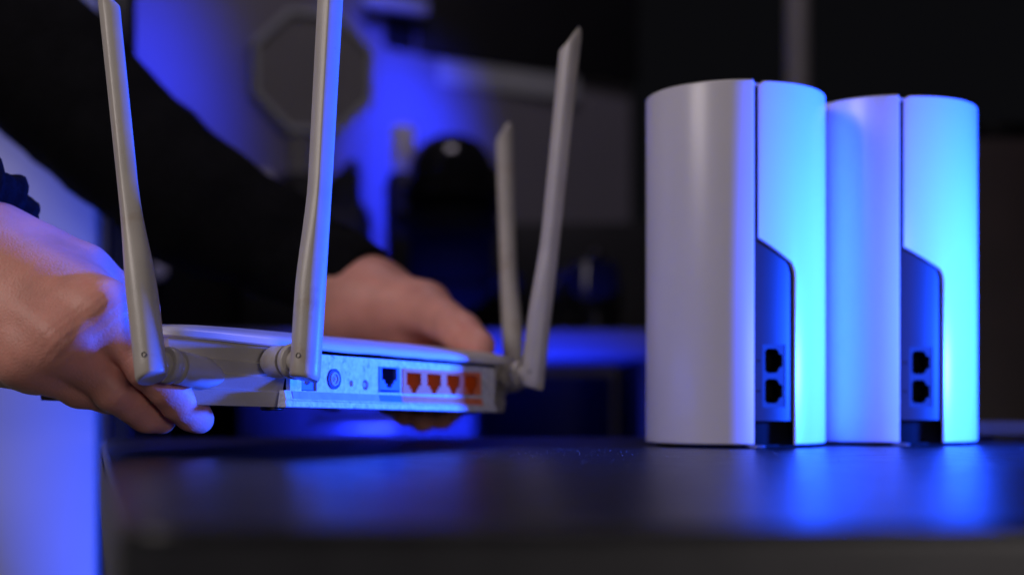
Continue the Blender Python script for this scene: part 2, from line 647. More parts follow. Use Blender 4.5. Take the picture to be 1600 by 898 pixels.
# domed top cover with a rounded rim overhanging the walls
cov = round_poly([Vector((s, t, 0)) for s, t in PLAN], 0.012, 5)
dense = []
for i in range(len(cov)):
    a, b = cov[i], cov[(i + 1) % len(cov)]
    m_ = max(1, int((b - a).length / 0.008))
    for j in range(m_):
        dense.append(a.lerp(b, j / m_))
ov = -0.0032
cprof = [(0.004, H1), (ov + 0.0008, H1 + 0.0004), (ov, H1 + 0.0012), (ov + 0.0003, H1 + 0.0028), (ov + 0.0020, H1 + 0.0042), (0.004, H1 + 0.0052),
         (0.015, H1 + 0.0066), (0.035, H1 + 0.0070)]
v, f = [], []
k = len(dense)
for (d, z) in cprof:
    for q in inset_loop(dense, d):
        wob = 0.0004 * noise.noise(Vector((q.x * 60, q.y * 60, 1.7)))
        v.append(RT(q.x, q.y, z + dome(q.y) + wob))
for i in range(len(cprof) - 1):
    for j in range(k):
        f.append((i * k + j, i * k + (j + 1) % k, (i + 1) * k + (j + 1) % k, (i + 1) * k + j))
f.append(tuple((len(cprof) - 1) * k + j for j in range(k)))
f.append(tuple(j for j in range(k)))
obj("top_cover", v, f, M['cover'], router, auto=40)


# socket panel ------------------------------------------------------
def s_of(px):
    q = (px - 800.0) / F
    return (q * A.y - A.x) / (U.x - q * U.y)


def z_of(px, py):
    s = s_of(px)
    Y = A.y + U.y * s
    return ZC + (HY - py) / F * Y - (0.0206 - 0.020 * s)


def SZ(px, py):
    return (s_of(px), z_of(px, py))


def tw(a, b, d):
    return RT(a, d, b)


def tw_out(off):
    return lambda a, b, d: RT(a, d - off, b)


pz0, pz1 = 0.0072, H1 - 0.0012
holes = []
dc = [SZ(471, 610), SZ(495, 611), SZ(495, 577), SZ(471, 575)]
pb = (*SZ(521, 592), 0.0042)
rs = (*SZ(549, 599), 0.0015)
wp = (*SZ(571, 601), 0.0024)
wan = [SZ(591, 613), SZ(624, 613.5), SZ(624, 574), SZ(591, 572)]
lan = [SZ(627, 615), SZ(751, 617), SZ(751, 582), SZ(627, 575)]
holes = [dc, circle(*pb), circle(*rs, 14), circle(*wp, 20), wan, lan]
v, f = plate_vf(rect(0.0015, pz0, W - 0.0015, pz1), holes, tw, 0.0022)
panel = obj("socket_panel", v, f, M['panel'], router, auto=30)
# lower ledge that carries the printed strip, and the flared lip under it
v, f = [], []
for (s, dz) in ((-0.0025, 0), (W - 0.003, 0)):
    for (t, z) in ((0.0024, pz0), (-0.0002, pz0), (-0.0012, 0.0034), (-0.0022, 0.0026), (-0.0025, 0.0004), (-0.0018, 0.0), (0.0024, 0.0)):
        v.append(RT(s - (0.0016 if z < 0.003 and s < 0.01 else 0), t, z))
f = [(i, (i + 1) % 7, (i + 1) % 7 + 7, i + 7) for i in range(7)] + [tuple(range(7)), tuple(range(7, 14))]
ledge = obj("panel_ledge", v, f, M['panel'], router)


def on_ledge(a, b, d):       # b from 0 (lower edge) to 1 (upper edge) of the sloping strip
    t = -0.0012 + (0.0010) * b
    z = 0.0034 + (pz0 - 0.0034) * b
    return RT(a, t - 0.0004 + d, z)


def strip(nm, a0, a1, m, parent):
    v, f = plate_vf(rect(a0, 0.08, a1, 0.94), [], on_ledge, 0.0003)
    return obj(nm, v, f, m, parent)


strip("printed_label", 0.002, s_of(590), M['label'], ledge)
strip("blue_label", s_of(590.6), s_of(625), M['wan'], ledge)
strip("orange_label", s_of(625.6), s_of(751), M['orange'], ledge)

# power inlet
v, f = cup_vf(dc, tw, 0.0004, 0.010)
inlet = obj("power_inlet", v, f, M['wan_dark'], router)
dcc = SZ(483, 590)
lathe("inlet_ring", RT(dcc[0], 0.004, dcc[1]), -N, [(0, 0.0040), (0.0016, 0.0040), (0.0016, 0.0030), (0.0004, 0.0030)], M['label'], inlet, n=28)
dq = [((a + dcc[0] * 0.06) / 1.06, (b + dcc[1] * 0.06) / 1.06) for a, b in dc]
v, f = plate_vf(dq, [circle(dcc[0], dcc[1], 0.0031)], lambda a, b, d: RT(a, 0.0014 + d, b), 0.001)
obj("inlet_face", v, f, M['wan'], inlet)
# power button
lathe("power_button", RT(pb[0], 0.0022, pb[1]), -N, [(0, 0.0036), (0.0026, 0.0036), (0.0034, 0.0030), (0.0034, 0.0022), (0.0026, 0.0021), (0.0026, 0.0013),
                                                  (0.0031, 0.0012), (0.0031, 0.0008)], M['label'], router, n=32)
pbo = router.children[-1]
lathe("button_ring", RT(pb[0], 0.0012, pb[1]), -N, [(0, 0.0046), (0.0020, 0.0046), (0.0020, 0.0036), (0, 0.0036)], M['wan_dark'], pbo, n=32)
box("power_mark", RT(pb[0], -0.0013, pb[1] + 0.0001), 0.0004, 0.0004, 0.0014, M['cover'], pbo, ax=(U, N, Vector((0, 0, 1))))
lathe("reset_hole", RT(rs[0], 0.0016, rs[1]), N, [(0, 0.0011), (0.004, 0.0011)], M['socket'], router, n=14)
lathe("pair_button", RT(wp[0] + 0.0005, 0.0034, wp[1]), -N, [(0, 0.0014), (0.0022, 0.0014), (0.0026, 0.0010)], M['label'], router, n=20)
lathe("pair_button_well", RT(wp[0], 0.0018, wp[1]), N, [(0, 0.0025), (0.004, 0.0025)], M['wan_dark'], router, n=20)


def jack(name, frame, centres, mface, mwell, size, slot=None, depth=0.011):
    hs = [rj45(ca, cb, size[0], size[1]) for ca, cb in centres]
    cx = sum(p[0] for p in frame) / 4
    cy = sum(p[1] for p in frame) / 4
    fr = [(cx + (a - cx) * 0.985, cy + (b - cy) * 0.985) for a, b in frame]
    v, f = plate_vf(fr, hs + ([slot] if slot else []), tw_out(0.0006), 0.002)
    face = obj(name, v, f, mface, router, auto=30)
    for h, (ca, cb) in zip(hs, centres):
        v, f = cup_vf(h, tw, 0.0004, depth)
        s = obj("socket", v, f, mwell, face)
    if slot:
        v, f = cup_vf(slot, tw, 0.0004, 0.004)
        obj("slot", v, f, M['socket'], face)
    return face


wc = SZ(607, 590)
jack("blue_socket_block", wan, [wc], M['wan'], M['wan_dark'], (0.0121, 0.0092), slot=rect(wan[0][0] + 0.0008, wan[0][1] + 0.0005, wan[1][0] - 0.0006, wan[0][1] + 0.0013))
lc = [SZ(645.5, 598), SZ(677, 599.5), SZ(707, 600.5), SZ(735, 602)]
jack("orange_socket_block", lan, lc, M['orange'], M['orange_dark'], (0.0124, 0.0098), depth=0.008)


# antennas -----------------------------------------------------------
def antenna(base, tip, wall_pt, bend, tip_side, w=0.0132, face=Vector((0, -1, 0)), hinge_r=0.0072):
    """base/tip: ends of the axis; wall_pt: where the hinge meets the housing; bend: which edge tapers in (-1/+1)."""
    base, tip = Vector(base), Vector(tip)
    ax = (tip - base).normalized()
    L = (tip - base).length
    fr = (face - ax * face.dot(ax)).normalized()
    wd_ = ax.cross(fr) * -1          # to the viewer's right when seen from the front
    if wd_.x < 0:
        wd_ = -wd_
    nseg = 36
    sec = []
    zs = [0, 0.0006, 0.0016, 0.006, 0.016, 0.028, 0.038, 0.046, 0.054, 0.062, 0.070, 0.078, 0.086, 0.10, 0.12, 0.14, 0.16, L - 0.014, L - 0.008,
          L - 0.004, L - 0.0015, L]
    v, f = [], []
    for z in zs:
        t = min(max((z - 0.034) / 0.050, 0), 1)
        t = t * t * (3 - 2 * t)
        up = min(max((z - 0.086) / 0.10, 0), 1)
        hw = w / 2 * (1 - 0.19 * t + 0.07 * up)
        ht = w / 2 * (0.98 - 0.38 * t)
        off = -bend * (w / 2 - hw) * (1 - 0.4 * up)
        ex = 2.0 + (1.35 - 2.0) * t
        r = 1.0
        if z < 0.0016:
            r = (0.86, 0.95, 1.0)[zs.index(z)]
        e = L - z
        if e < 0.0042:
            r = (0.62, 0.86, 0.97)[0 if e < 0.0005 else 1 if e < 0.002 else 2]
        for q in range(nseg):
            a = 2 * PI * q / nseg
            ca, sa = math.cos(a), math.sin(a)
            x = math.copysign(abs(ca) ** (2 / ex), ca)
            y = math.copysign(abs(sa) ** (2 / ex), sa)
            zz = z
            k = min(max((z - (L - 0.022)) / 0.022, 0), 1)
            zz += -k * (1 - tip_side * x) * 0.0062
            if z < 0.004:
                zz += 0.0008 * (1 - z / 0.004) * x * bend
            v.append(base + ax * zz + wd_ * (x * hw * r + off) + fr * (y * ht * r))
    n = nseg
    for i in range(len(zs) - 1):
        for q in range(n):
            f.append((i * n + q, i * n + (q + 1) % n, (i + 1) * n + (q + 1) % n, (i + 1) * n + q))
    f.append(tuple(range(n)))
    f.append(tuple((len(zs) - 1) * n + q for q in range(n)))
    an = obj("antenna", v, f, M['router'], router, auto=50)
    # pin hole near the foot
    side = 1 if (Vector(wall_pt) - base).dot(wd_) > 0 else -1
    ph = base + ax * 0.0085 + wd_ * (side * w * 0.18) + fr * (w * 0.458)
    pd = (fr + wd_ * side * 0.38).normalized()
    lathe("pin_hole", ph - pd * 0.0008, pd, [(0, 0.0011), (0.0010, 0.0011), (0.0010, 0.0008), (0.0006, 0.0008)], M['core'], an, n=14)
    # hinge: stacked rings from the antenna to the housing
    hp = base + ax * 0.0075
    d = Vector(wall_pt) - hp
    l = d.length
    r = hinge_r
    prof = [(0.0, r * 0.70), (0.0078, r * 0.70), (0.0078, r * 0.98), (0.0086, r * 1.05), (0.0112, r * 1.05), (0.0120, r * 0.96), (0.0120, r * 0.80),
            (0.0150, r * 0.80), (0.0150, r * 0.97)]
    prof = [(a * min(1, l / 0.026), b) for a, b in prof] + [(l * 0.70, r * 0.95), (l * 0.86, r * 0.62), (l, r * 0.12)]
    lathe("hinge", hp, d, prof, M['router'], an, n=36)
    return an


antenna(P(237, 592, 0.562), P(168, -28, 0.610), P(352, 590, 0.600), bend=1, tip_side=-1, w=0.0129, face=Vector((-0.45, -1, 0)))
antenna(P(476, 592, 0.570), P(521, -112, 0.604), P(412, 566, 0.606), bend=-1, tip_side=1, w=0.0126)
antenna(P(831, 606, 0.760), P(893, 40, 0.757), P(775, 588, 0.775), bend=-1, tip_side=1, w=0.0128)
antenna(P(804, 606, 0.848), P(788, 191, 0.925), P(752, 588, 0.82), bend=1, tip_side=1, w=0.0128)


# ------------------------------------------------------------------ hands (distance field meshed with surface nets)
def surface_nets(fld, org, h):
    s = fld < 0
    nx, ny, nz = fld.shape
    acc = np.zeros((nx - 1, ny - 1, nz - 1, 3), np.float32)
    cnt = np.zeros((nx - 1, ny - 1, nz - 1), np.float32)

    def cs(a, i, j, k):
        return a[i:nx - 1 + i, j:ny - 1 + j, k:nz - 1 + k]
    for axis in range(3):
        for p in (0, 1):
            for q in (0, 1):
                c0 = [0, 0, 0]
                o1, o2 = [x for x in range(3) if x != axis]
                c0[o1], c0[o2] = p, q
                c1 = list(c0)
                c1[axis] = 1
                f0, f1 = cs(fld, *c0), cs(fld, *c1)
                mk = cs(s, *c0) != cs(s, *c1)
                t = np.where(mk, f0 / np.where(mk, f0 - f1, 1), 0)
                for d in range(3):
                    acc[..., d] += np.where(mk, (t if d == axis else c0[d]), 0)
                cnt += mk
    m = cnt > 0
    ids = -np.ones(m.shape, np.int64)
    ids[m] = np.arange(m.sum())
    ijk = np.argwhere(m)
    verts = (ijk + acc[m] / cnt[m][:, None]) * h + np.array(org)
    faces = []
    for axis in range(3):
        o1, o2 = [(1, 2), (2, 0), (0, 1)][axis]
        sl0 = [slice(None)] * 3
        sl1 = [slice(None)] * 3
        sl0[axis] = slice(0, -1)
        sl1[axis] = slice(1, None)
        ch = s[tuple(sl0)] != s[tuple(sl1)]
        pos = np.argwhere(ch)
        inside0 = s[tuple(sl0)][ch]
        lim = np.array(m.shape)
        ok = (pos[:, o1] > 0) & (pos[:, o2] > 0) & (pos[:, o1] < lim[o1]) & (pos[:, o2] < lim[o2])
        pos, inside0 = pos[ok], inside0[ok]
        e1 = np.zeros(3, int)
        e1[o1] = 1
        e2 = np.zeros(3, int)
        e2[o2] = 1
        q = np.stack([ids[tuple((pos - a * e1 - b * e2).T)] for a, b in ((1, 1), (0, 1), (0, 0), (1, 0))], 1)
        q[~inside0] = q[~inside0][:, ::-1]
        faces.append(q)
    return verts, np.concatenate(faces)


def sd_cone(p, a, b, ra, rb):
    a, b = np.array(a), np.array(b)
    ba = b - a
    t = np.clip(((p - a) @ ba) / (ba @ ba), 0, 1)
    d = np.linalg.norm(p - a - t[..., None] * ba, axis=-1)
    return d - (ra + (rb - ra) * t)


def smin(a, b, k):
    h = np.maximum(k - np.abs(a - b), 0) / k
    return np.minimum(a, b) - h * h * k * 0.25


def hand_mesh(spec, h=0.0011, forearm=None):
    """spec: wrist, metacarpals, fingers, thumb; each joint = (px, py, Y, radius)."""
    J = lambda j: (np.array(P(*j[:3])), j[3])
    segs = []
    allp = []
    for key, grp in spec.items():
        if key == 'wrinkles':
            continue
        for ch in grp:
            for j in ch:
                p, r = J(j)
                allp += [p - r - 0.006, p + r + 0.006]
    lo, hi = np.min(allp, 0), np.max(allp, 0)
    n = np.ceil((hi - lo) / h).astype(int) + 1
    g = np.stack(np.meshgrid(*[lo[i] + h * np.arange(n[i]) for i in range(3)], indexing='ij'), -1).astype(np.float32)

    def chain(ch, k):
        d = None
        for i in range(len(ch) - 1):
            (a, ra), (b, rb) = J(ch[i]), J(ch[i + 1])
            x = sd_cone(g, a, b, ra, rb)
            d = x if d is None else smin(d, x, k)
        return d
    palm = None
    for ch in spec['palm']:
        d = chain(ch, 0.006)
        palm = d if palm is None else smin(palm, d, 0.016)
    for ch in spec.get('bumps', []):
        p, r = J(ch[0])
        palm = smin(palm, np.linalg.norm(g - p, axis=-1) - r, 0.010)
    for ch in spec.get('thumb', []):
        palm = smin(palm, chain(ch, 0.004), 0.012)
    out = palm
    fing = None
    for ch in spec['fingers']:
        d = chain(ch, 0.0035)
        fing = d if fing is None else smin(fing, d, 0.0010)
    out = smin(out, fing, 0.0075)
    for ch in spec.get('tendons', []):
        out = smin(out, chain(ch, 0.003), 0.0055)
    for (px, py, Y, r) in spec.get('wrinkles', []):
        p = np.array(P(px, py, Y))
        ax = np.array((0.66, 0.0, -0.75))
        t = (g - p) @ ax
        cr = (g - p) @ np.array((0.75, 0.0, 0.66))
        w = np.exp(-((g - p) ** 2).sum(-1) / (r * 0.8) ** 2)
        out = out + 0.00034 * np.sin(t * (2 * PI / 0.0034) + 90.0 * cr) * w
    vv, ff = surface_nets(out, lo, h)
    # one relaxation pass
    for _ in range(2):
        acc = np.zeros_like(vv)
        cnt = np.zeros(len(vv))
        for a, b in ((0, 1), (1, 2), (2, 3), (3, 0)):
            np.add.at(acc, ff[:, a], vv[ff[:, b]])
            np.add.at(acc, ff[:, b], vv[ff[:, a]])
            np.add.at(cnt, ff[:, a], 1)
            np.add.at(cnt, ff[:, b], 1)
        vv = 0.5 * vv + 0.5 * acc / cnt[:, None]
    return vv, ff


near_hand = {
    'palm': [
        [(-150, 320, 0.660, 0.027), (-40, 425, 0.622, 0.025), (60, 490, 0.606, 0.020)],
        [(-120, 380, 0.650, 0.026), (-50, 480, 0.622, 0.024)],
        [(-10, 415, 0.616, 0.018), (158, 486, 0.591, 0.0125)],
        [(-20, 450, 0.610, 0.020), (98, 530, 0.585, 0.0130)],
        [(-30, 490, 0.610, 0.020), (48, 555, 0.590, 0.0122)],
        [(-45, 510, 0.615, 0.018), (2, 548, 0.600, 0.0115)],
    ],
    'bumps': [
        [(160, 486, 0.5870, 0.0105)], [(98, 536, 0.5800, 0.0105)], [(46, 560, 0.586, 0.0098)],
    ],
    'thumb': [
        [(0, 385, 0.630, 0.018), (130, 428, 0.630, 0.0130), (190, 466, 0.634, 0.0098), (222, 484, 0.636, 0.0080)],
        [(60, 430, 0.625, 0.016), (140, 470, 0.610, 0.0130)],
    ],
    'tendons': [
        [(20, 412, 0.5950, 0.0022), (90, 452, 0.5870, 0.0024), (150, 482, 0.5775, 0.0026)],
        [(0, 450, 0.5880, 0.0022), (50, 497, 0.5790, 0.0024), (92, 530, 0.5710, 0.0026)],
        [(-15, 490, 0.5880, 0.0022), (42, 552, 0.5765, 0.0024)],
    ],
    'wrinkles': [(158, 490, 0.580, 0.011), (98, 536, 0.573, 0.011), (235, 574, 0.577, 0.0095), (180, 608, 0.580, 0.0095)],
    'fingers': [
        [(158, 488, 0.592, 0.0120), (198, 534, 0.590, 0.0092), (235, 574, 0.588, 0.0094), (262, 604, 0.593, 0.0083), (282, 627, 0.599, 0.0082),
         (300, 646, 0.606, 0.0072), (312, 655, 0.610, 0.0062)],
        [(98, 533, 0.586, 0.0120), (140, 574, 0.590, 0.0093), (180, 608, 0.595, 0.0094), (208, 629, 0.602, 0.0081), (230, 645, 0.609, 0.0081),
         (252, 655, 0.615, 0.0064)],
        [(48, 558, 0.590, 0.0115), (90, 584, 0.592, 0.0088), (124, 603, 0.597, 0.0088), (170, 616, 0.604, 0.0078), (200, 620, 0.612, 0.0064)],
        [(2, 548, 0.600, 0.0105), (60, 580, 0.594, 0.0078), (105, 594, 0.602, 0.0070), (135, 598, 0.612, 0.0060)],
    ],
}
far_hand = {
    'palm': [
        [(440, 385, 0.921, 0.026), (545, 462, 0.901, 0.025), (600, 485, 0.896, 0.021)],
        [(560, 455, 0.901, 0.022), (590, 462, 0.901, 0.0205), (655, 488, 0.904, 0.0135)],
        [(560, 480, 0.906, 0.022), (625, 510, 0.916, 0.0140)],
        [(550, 495, 0.906, 0.021), (600, 530, 0.916, 0.0130)],
        [(545, 505, 0.901, 0.020), (572, 540, 0.911, 0.0120)],
        [(570, 490, 0.888, 0.020), (640, 520, 0.881, 0.016)],
    ],
    'bumps': [[(665, 480, 0.866, 0.0120)]],
    'thumb': [
        [(590, 468, 0.884, 0.0215), (664, 482, 0.859, 0.0150), (722, 519, 0.824, 0.0112), (752, 540, 0.806, 0.0082)],
    ],
    'fingers': [
        [(655, 488, 0.904, 0.0125), (704, 580, 0.888, 0.0095), (706, 634, 0.858, 0.0085), (690, 651, 0.821, 0.0078)],
        [(625, 510, 0.916, 0.0125), (668, 604, 0.898, 0.0095), (672, 645, 0.866, 0.0085), (660, 654, 0.819, 0.0080)],
        [(600, 530, 0.916, 0.0120), (640, 608, 0.896, 0.0090), (642, 642, 0.866, 0.0080), (631, 647, 0.822, 0.0074)],
        [(572, 540, 0.911, 0.0110), (612, 605, 0.891, 0.0080), (618, 628, 0.866, 0.0070), (608, 632, 0.831, 0.0064)],
    ],
}
person = empty("person", P(-700, 1900, 1.0))
tag(person, "person in a black knit sweater reaching in from the side to hold the antenna router", "person")
v1, f1 = hand_mesh(near_hand, 0.00095)
v2, f2 = hand_mesh(far_hand, 0.0014)
for vv, ff in ((v1, f1), (v2, f2)):
    obj("hand", [Vector(p) for p in vv.tolist()], [tuple(q) for q in ff.tolist()], M['skin'], person, smooth=True)


def sleeve(name, path, wr_amp, seed, m, parent, n=56, cuff=0.0, sub=14):
    """loft a fabric tube along joints (px,py,Y,r) with wrinkles across it."""
    pts = [(P(*p[:3]), p[3]) for p in path]
    rings = []
    for i in range(len(pts) - 1):
        for j in range(sub):
            t = j / sub
            p0, p1, p2, p3 = pts[max(i - 1, 0)], pts[i], pts[i + 1], pts[min(i + 2, len(pts) - 1)]

            def cr(a, b, c, d):
                return 0.5 * ((2 * b) + (c - a) * t + (2 * a - 5 * b + 4 * c - d) * t * t + (3 * b - a - 3 * c + d) * t ** 3)
            rings.append((Vector([cr(p0[0][k], p1[0][k], p2[0][k], p3[0][k]) for k in range(3)]), cr(p0[1], p1[1], p2[1], p3[1])))
    rings.append(pts[-1])
    v, f = [], []
    for i, (c_, r) in enumerate(rings):
        a = rings[min(i + 1, len(rings) - 1)][0] - rings[max(i - 1, 0)][0]
        x, y, a = frame_from(a)
        for k in range(n):
            t = 2 * PI * k / n
            d = x * math.cos(t) + y * math.sin(t)
            q = c_ + d * r
            w_ = noise.fractal(Vector((q.x * 30 + seed, q.y * 30, q.z * 30)), 1.0, 2.0, 4)
            w2 = noise.noise(Vector((q.x * 11 + seed, q.y * 11, q.z * 11)))
            v.append(q + d * (w_ * wr_amp + w2 * wr_amp * 1.2))
    # turn the cuff inwards
    c_, r = rings[-1]
    base = len(v) - n
    for q in range(n):
        v.append(c_ + (v[base + q] - c_) * 0.86)
    c2 = rings[-5][0]
    for q in range(n):
        v.append(c2 + (v[base + q] - c_) * 0.82)
    m_ = len(v) // n
    for i in range(m_ - 1):
        for k in range(n):
            f.append((i * n + k, i * n + (k + 1) % n, (i + 1) * n + (k + 1) % n, (i + 1) * n + k))
    f.append(tuple(range(n)))
    return obj(name, v, f, m, parent, smooth=True)


sleeve("sleeve", [(-420, -330, 1.02, 0.066), (-120, -60, 0.99, 0.060), (40, 85, 0.965, 0.053), (172, 208, 0.945, 0.0475), (304, 314, 0.925, 0.0430),
                  (455, 392, 0.918, 0.0345), (556, 456, 0.903, 0.0300)], 0.0035, 3.1, M['knit'], person)
sleeve("sleeve", [(-520, -60, 0.80, 0.052), (-300, 150, 0.72, 0.046), (-190, 275, 0.680, 0.041), (-120, 340, 0.655, 0.036), (-90, 368, 0.644, 0.034)],
       0.0040, 8.4, M['knit'], person)
# bunched cuff round the near wrist
cc0 = P(-76, 384, 0.636)
cax = (P(60, 480, 0.605) - P(-150, 320, 0.660)).normalized()
cx_, cy_, ca_ = frame_from(cax)
v, f = [], []
nu, nv = 120, 28
for i in range(nu):
    t = 2 * PI * i / nu
    d = cx_ * math.cos(t) + cy_ * math.sin(t)
    puck = 0.0022 * math.sin(t * 17 + 1.3) + 0.0016 * math.sin(t * 29)
    for j in range(nv):
        a = 2 * PI * j / nv
        q0 = cc0 + d * (0.0315 + 0.0105 * math.cos(a)) + ca_ * (0.0115 * math.sin(a))
        w_ = noise.fractal(Vector((q0.x * 90, q0.y * 90, q0.z * 90)), 1.0, 2.0, 4) * 0.0026
        v.append(q0 + (d * math.cos(a) + ca_ * math.sin(a)) * (puck * (0.6 + 0.4 * math.cos(a)) + w_))
for i in range(nu):
    for j in range(nv):
        f.append((i * nv + j, i * nv + (j + 1) % nv, ((i + 1) % nu) * nv + (j + 1) % nv, ((i + 1) % nu) * nv + j))
obj("bunched_cuff", v, f, M['knit'], person, smooth=True)

# ------------------------------------------------------------------ background things
# tall white partition beside the table
cab = empty("white_partition", (-0.7, 1.07, -0.75))
tag(cab, "tall white partition panel standing behind the black table's corner", "partition")
xr = P(150, 600, 1.05).x
box("panel", (xr - 0.40, 1.065, 0.25), 0.80, 0.03, 2.0, M['cream'], cab, bevel=0.004)
box("edge_strip", (xr + 0.0045, 1.066, 0.25), 0.005, 0.02, 2.0, M['metal'], cab)
box("hinge_post", (xr + 0.016, 1.068, 0.25), 0.012, 0.02, 2.0, M['dark'], cab)

# overhead cabinet following the wall
zc_ = ZC + 603 / F * 2.0
up = empty("overhead_cabinet", (-0.15, 2.1, zc_))
tag(up, "dark overhead cabinet with a bar handle above the grey wall", "cabinet")
cl = P(196, 22, 2.0)
cr_ = P(1000, 131, 2.44)
cl.z = cr_.z = 0
cdir = (cr_ - cl).normalized()
cnn = Vector((-cdir.y, cdir.x, 0))
cm = (cl + cr_) / 2 + cnn * 0.13 - cdir * 0.2
ov_len = (cr_ - cl).length + 0.4
for i in range(3):
    w3 = ov_len / 3
    c3 = cm + cdir * (w3 * (i - 1))
    box("door", (c3.x, c3.y, zc_ + 0.36), w3 - 0.004, 0.26, 0.72, M['dark'], up, bevel=0.003, ax=(cdir, cnn, Vector((0, 0, 1))))
hp = P(640, 8, 2.14)
hc = cl + cdir * ((hp - cl).dot(cdir)) - cnn * 0.02
box("handle", (hc.x, hc.y, zc_ + 0.065), 0.11, 0.02, 0.022, M['greyedge'], up, bevel=0.004, ax=(cdir, cnn, Vector((0, 0, 1))))
box("light_rail", (cm.x - cnn.x * 0.115 + cdir.x * 0.37, cm.y - cnn.y * 0.115 + cdir.y * 0.37, zc_ - 0.022), 0.30, 0.02, 0.040, M['greyedge'], up,
    ax=(cdir, cnn, Vector((0, 0, 1))))

# back desk with drawers
desk = empty("back_desk", (0.0, 1.75, -0.75))
tag(desk, "low back desk whose pale front edge shows between the router and the cylinders", "desk")
zt = ZC + (HY - 515) / F * 1.60
box("desk_top", (-0.14, 1.83, zt - 0.016), 0.66, 0.46, 0.032, M['desk'], desk, bevel=0.003)
zl = zt - 0.033
for x in (-0.44, 0.165):
    box("leg", (x, 1.83, (zl - 0.75) / 2), 0.03, 0.40, zl + 0.749, M['dark'], desk)
box("back_board", (-0.14, 2.03, (zl - 0.75) / 2 + 0.1), 0.57, 0.02, zl + 0.53, M['dark'], desk)
dr = empty("drawer_cabinet", (-0.2, 1.75, -0.75))
tag(dr, "pale drawer cabinet under the back desk, seen below the antenna router", "drawer cabinet")
xa, xb = P(370, 640, 1.66).x, P(742, 640, 1.66).x
box("carcass", ((xa + xb) / 2, 1.84, -0.36), xb - xa, 0.34, 0.778, M['desk'], dr, bevel=0.002)
for i in range(3):
    box("drawer", ((xa + xb) / 2, 1.660, 0.015 - i * 0.23 - 0.09), xb - xa - 0.008, 0.018, 0.222, M['desk'], dr, bevel=0.003)
    box("handle", ((xa + xb) / 2, 1.645, 0.015 - i * 0.23 - 0.02), 0.10, 0.014, 0.012, M['metal'], dr, bevel=0.002)

# black block added to darken the gap under the sleeve
lc_x0, lc_x1 = P(120, 500, 1.72).x, P(372, 500, 1.72).x
lc_t = P(240, 318, 1.72).z
backdrop = empty("dark_backdrop", ((lc_x0 + lc_x1) / 2, 1.76, -0.75))
tag(backdrop, "black backdrop block with a pale knob, added to darken the gap beside the back desk", "cabinet")
box("carcass", ((lc_x0 + lc_x1) / 2, 1.80, (lc_t - 0.75) / 2), lc_x1 - lc_x0, 0.12, lc_t + 0.75, M['socket'], backdrop, bevel=0.003)
box("door", ((lc_x0 + lc_x1) / 2, 1.731, (lc_t - 0.75) / 2), lc_x1 - lc_x0 - 0.01, 0.014, lc_t + 0.73, M['socket'], backdrop, bevel=0.002)
lathe("knob", P(252, 425, 1.722), Vector((0, -1, 0)), [(0, 0.006), (0.008, 0.007), (0.014, 0.010), (0.018, 0.008)], M['cover'], backdrop, n=20)

# octagonal panel on a stem
og = empty("octagonal_panel_lamp", P(480, 515, 1.72))
tag(og, "grey eight-sided lamp head on a short pale stem behind the sleeve", "lamp")
oc = P(487, 116, 1.66)
v, f = [], []
ro = 103 / F * 1.66
axn = Vector((0.30, -1, -0.06)).normalized()
hx = Vector((1, 0.30, 0)).normalized()
hz = axn.cross(hx)
for (d, r) in ((0.0, ro * 0.93), (0.004, ro * 0.97), (0.008, ro), (-0.03, ro)):
    pass
prof8 = [(0.014, ro * 0.88), (0.018, ro * 0.90), (0.018, ro * 0.97), (0.012, ro), (-0.034, ro), (-0.042, ro * 0.93)]
for (d, r) in prof8:
    for k in range(8):
        t = PI / 8 + k * PI / 4
        v.append(oc + axn * d + hx * (r * math.cos(t)) + hz * (r * math.sin(t)))
f = [(i * 8 + k, i * 8 + (k + 1) % 8, (i + 1) * 8 + (k + 1) % 8, (i + 1) * 8 + k) for i in range(len(prof8) - 1) for k in range(8)]
f += [tuple((len(prof8) - 1) * 8 + k for k in range(8))]
obj("head", v, f, M['greyedge'], og)
v = [oc + axn * 0.015 + hx * (ro * 0.885 * math.cos(PI / 8 + k * PI / 4)) + hz * (ro * 0.885 * math.sin(PI / 8 + k * PI / 4)) for k in range(8)]
v += [p - axn * 0.008 for p in v]
obj("front_panel", v, [tuple(range(8)), tuple(range(8, 16))] + [(k, (k + 1) % 8, (k + 1) % 8 + 8, k + 8) for k in range(8)], M['greydisc'], og)
st = P(466, 275, 1.68)
lathe("stem", st, Vector((0, 0, 1)), [(0, 0.014), (0.05, 0.014), (0.052, 0.010)], M['cover'], og, n=24)
lathe("base", P(470, 320, 1.69), Vector((0, 0, 1)), [(0, 0.05), (0.02, 0.052), (0.034, 0.03), (0.036, 0.016)], M['black'], og, n=32)
wv = [P(x, y, 1.66) for x, y in ((505, 322), (560, 322), (556, 250), (548, 250), (505, 290))]
wv += [p + Vector((0, 0.05, 0)) for p in wv]
obj("bracket", wv, [tuple(range(5)), tuple(range(5, 10))] + [(k, (k + 1) % 5, (k + 1) % 5 + 5, k + 5) for k in range(5)], M['black'], og)
kb = P(412, 282, 1.66)
lathe("knob", kb, Vector((0.3, -1, 0)), [(-0.02, 0.012), (0.004, 0.012), (0.008, 0.009)], M['cover'], og, n=20)
sx0, sx1 = P(385, 320, 1.70).x, P(575, 320, 1.70).x
spk = empty("black_box", Vector(((sx0 + sx1) / 2, 1.71, zt)))
tag(spk, "black box on the back desk carrying the eight-sided lamp", "box")
bz = P(470, 321, 1.69).z
box("housing", ((sx0 + sx1) / 2, 1.71, (zt + bz) / 2 + 0.0005), sx1 - sx0, 0.10, bz - zt - 0.001, M['black'], spk, bevel=0.006)
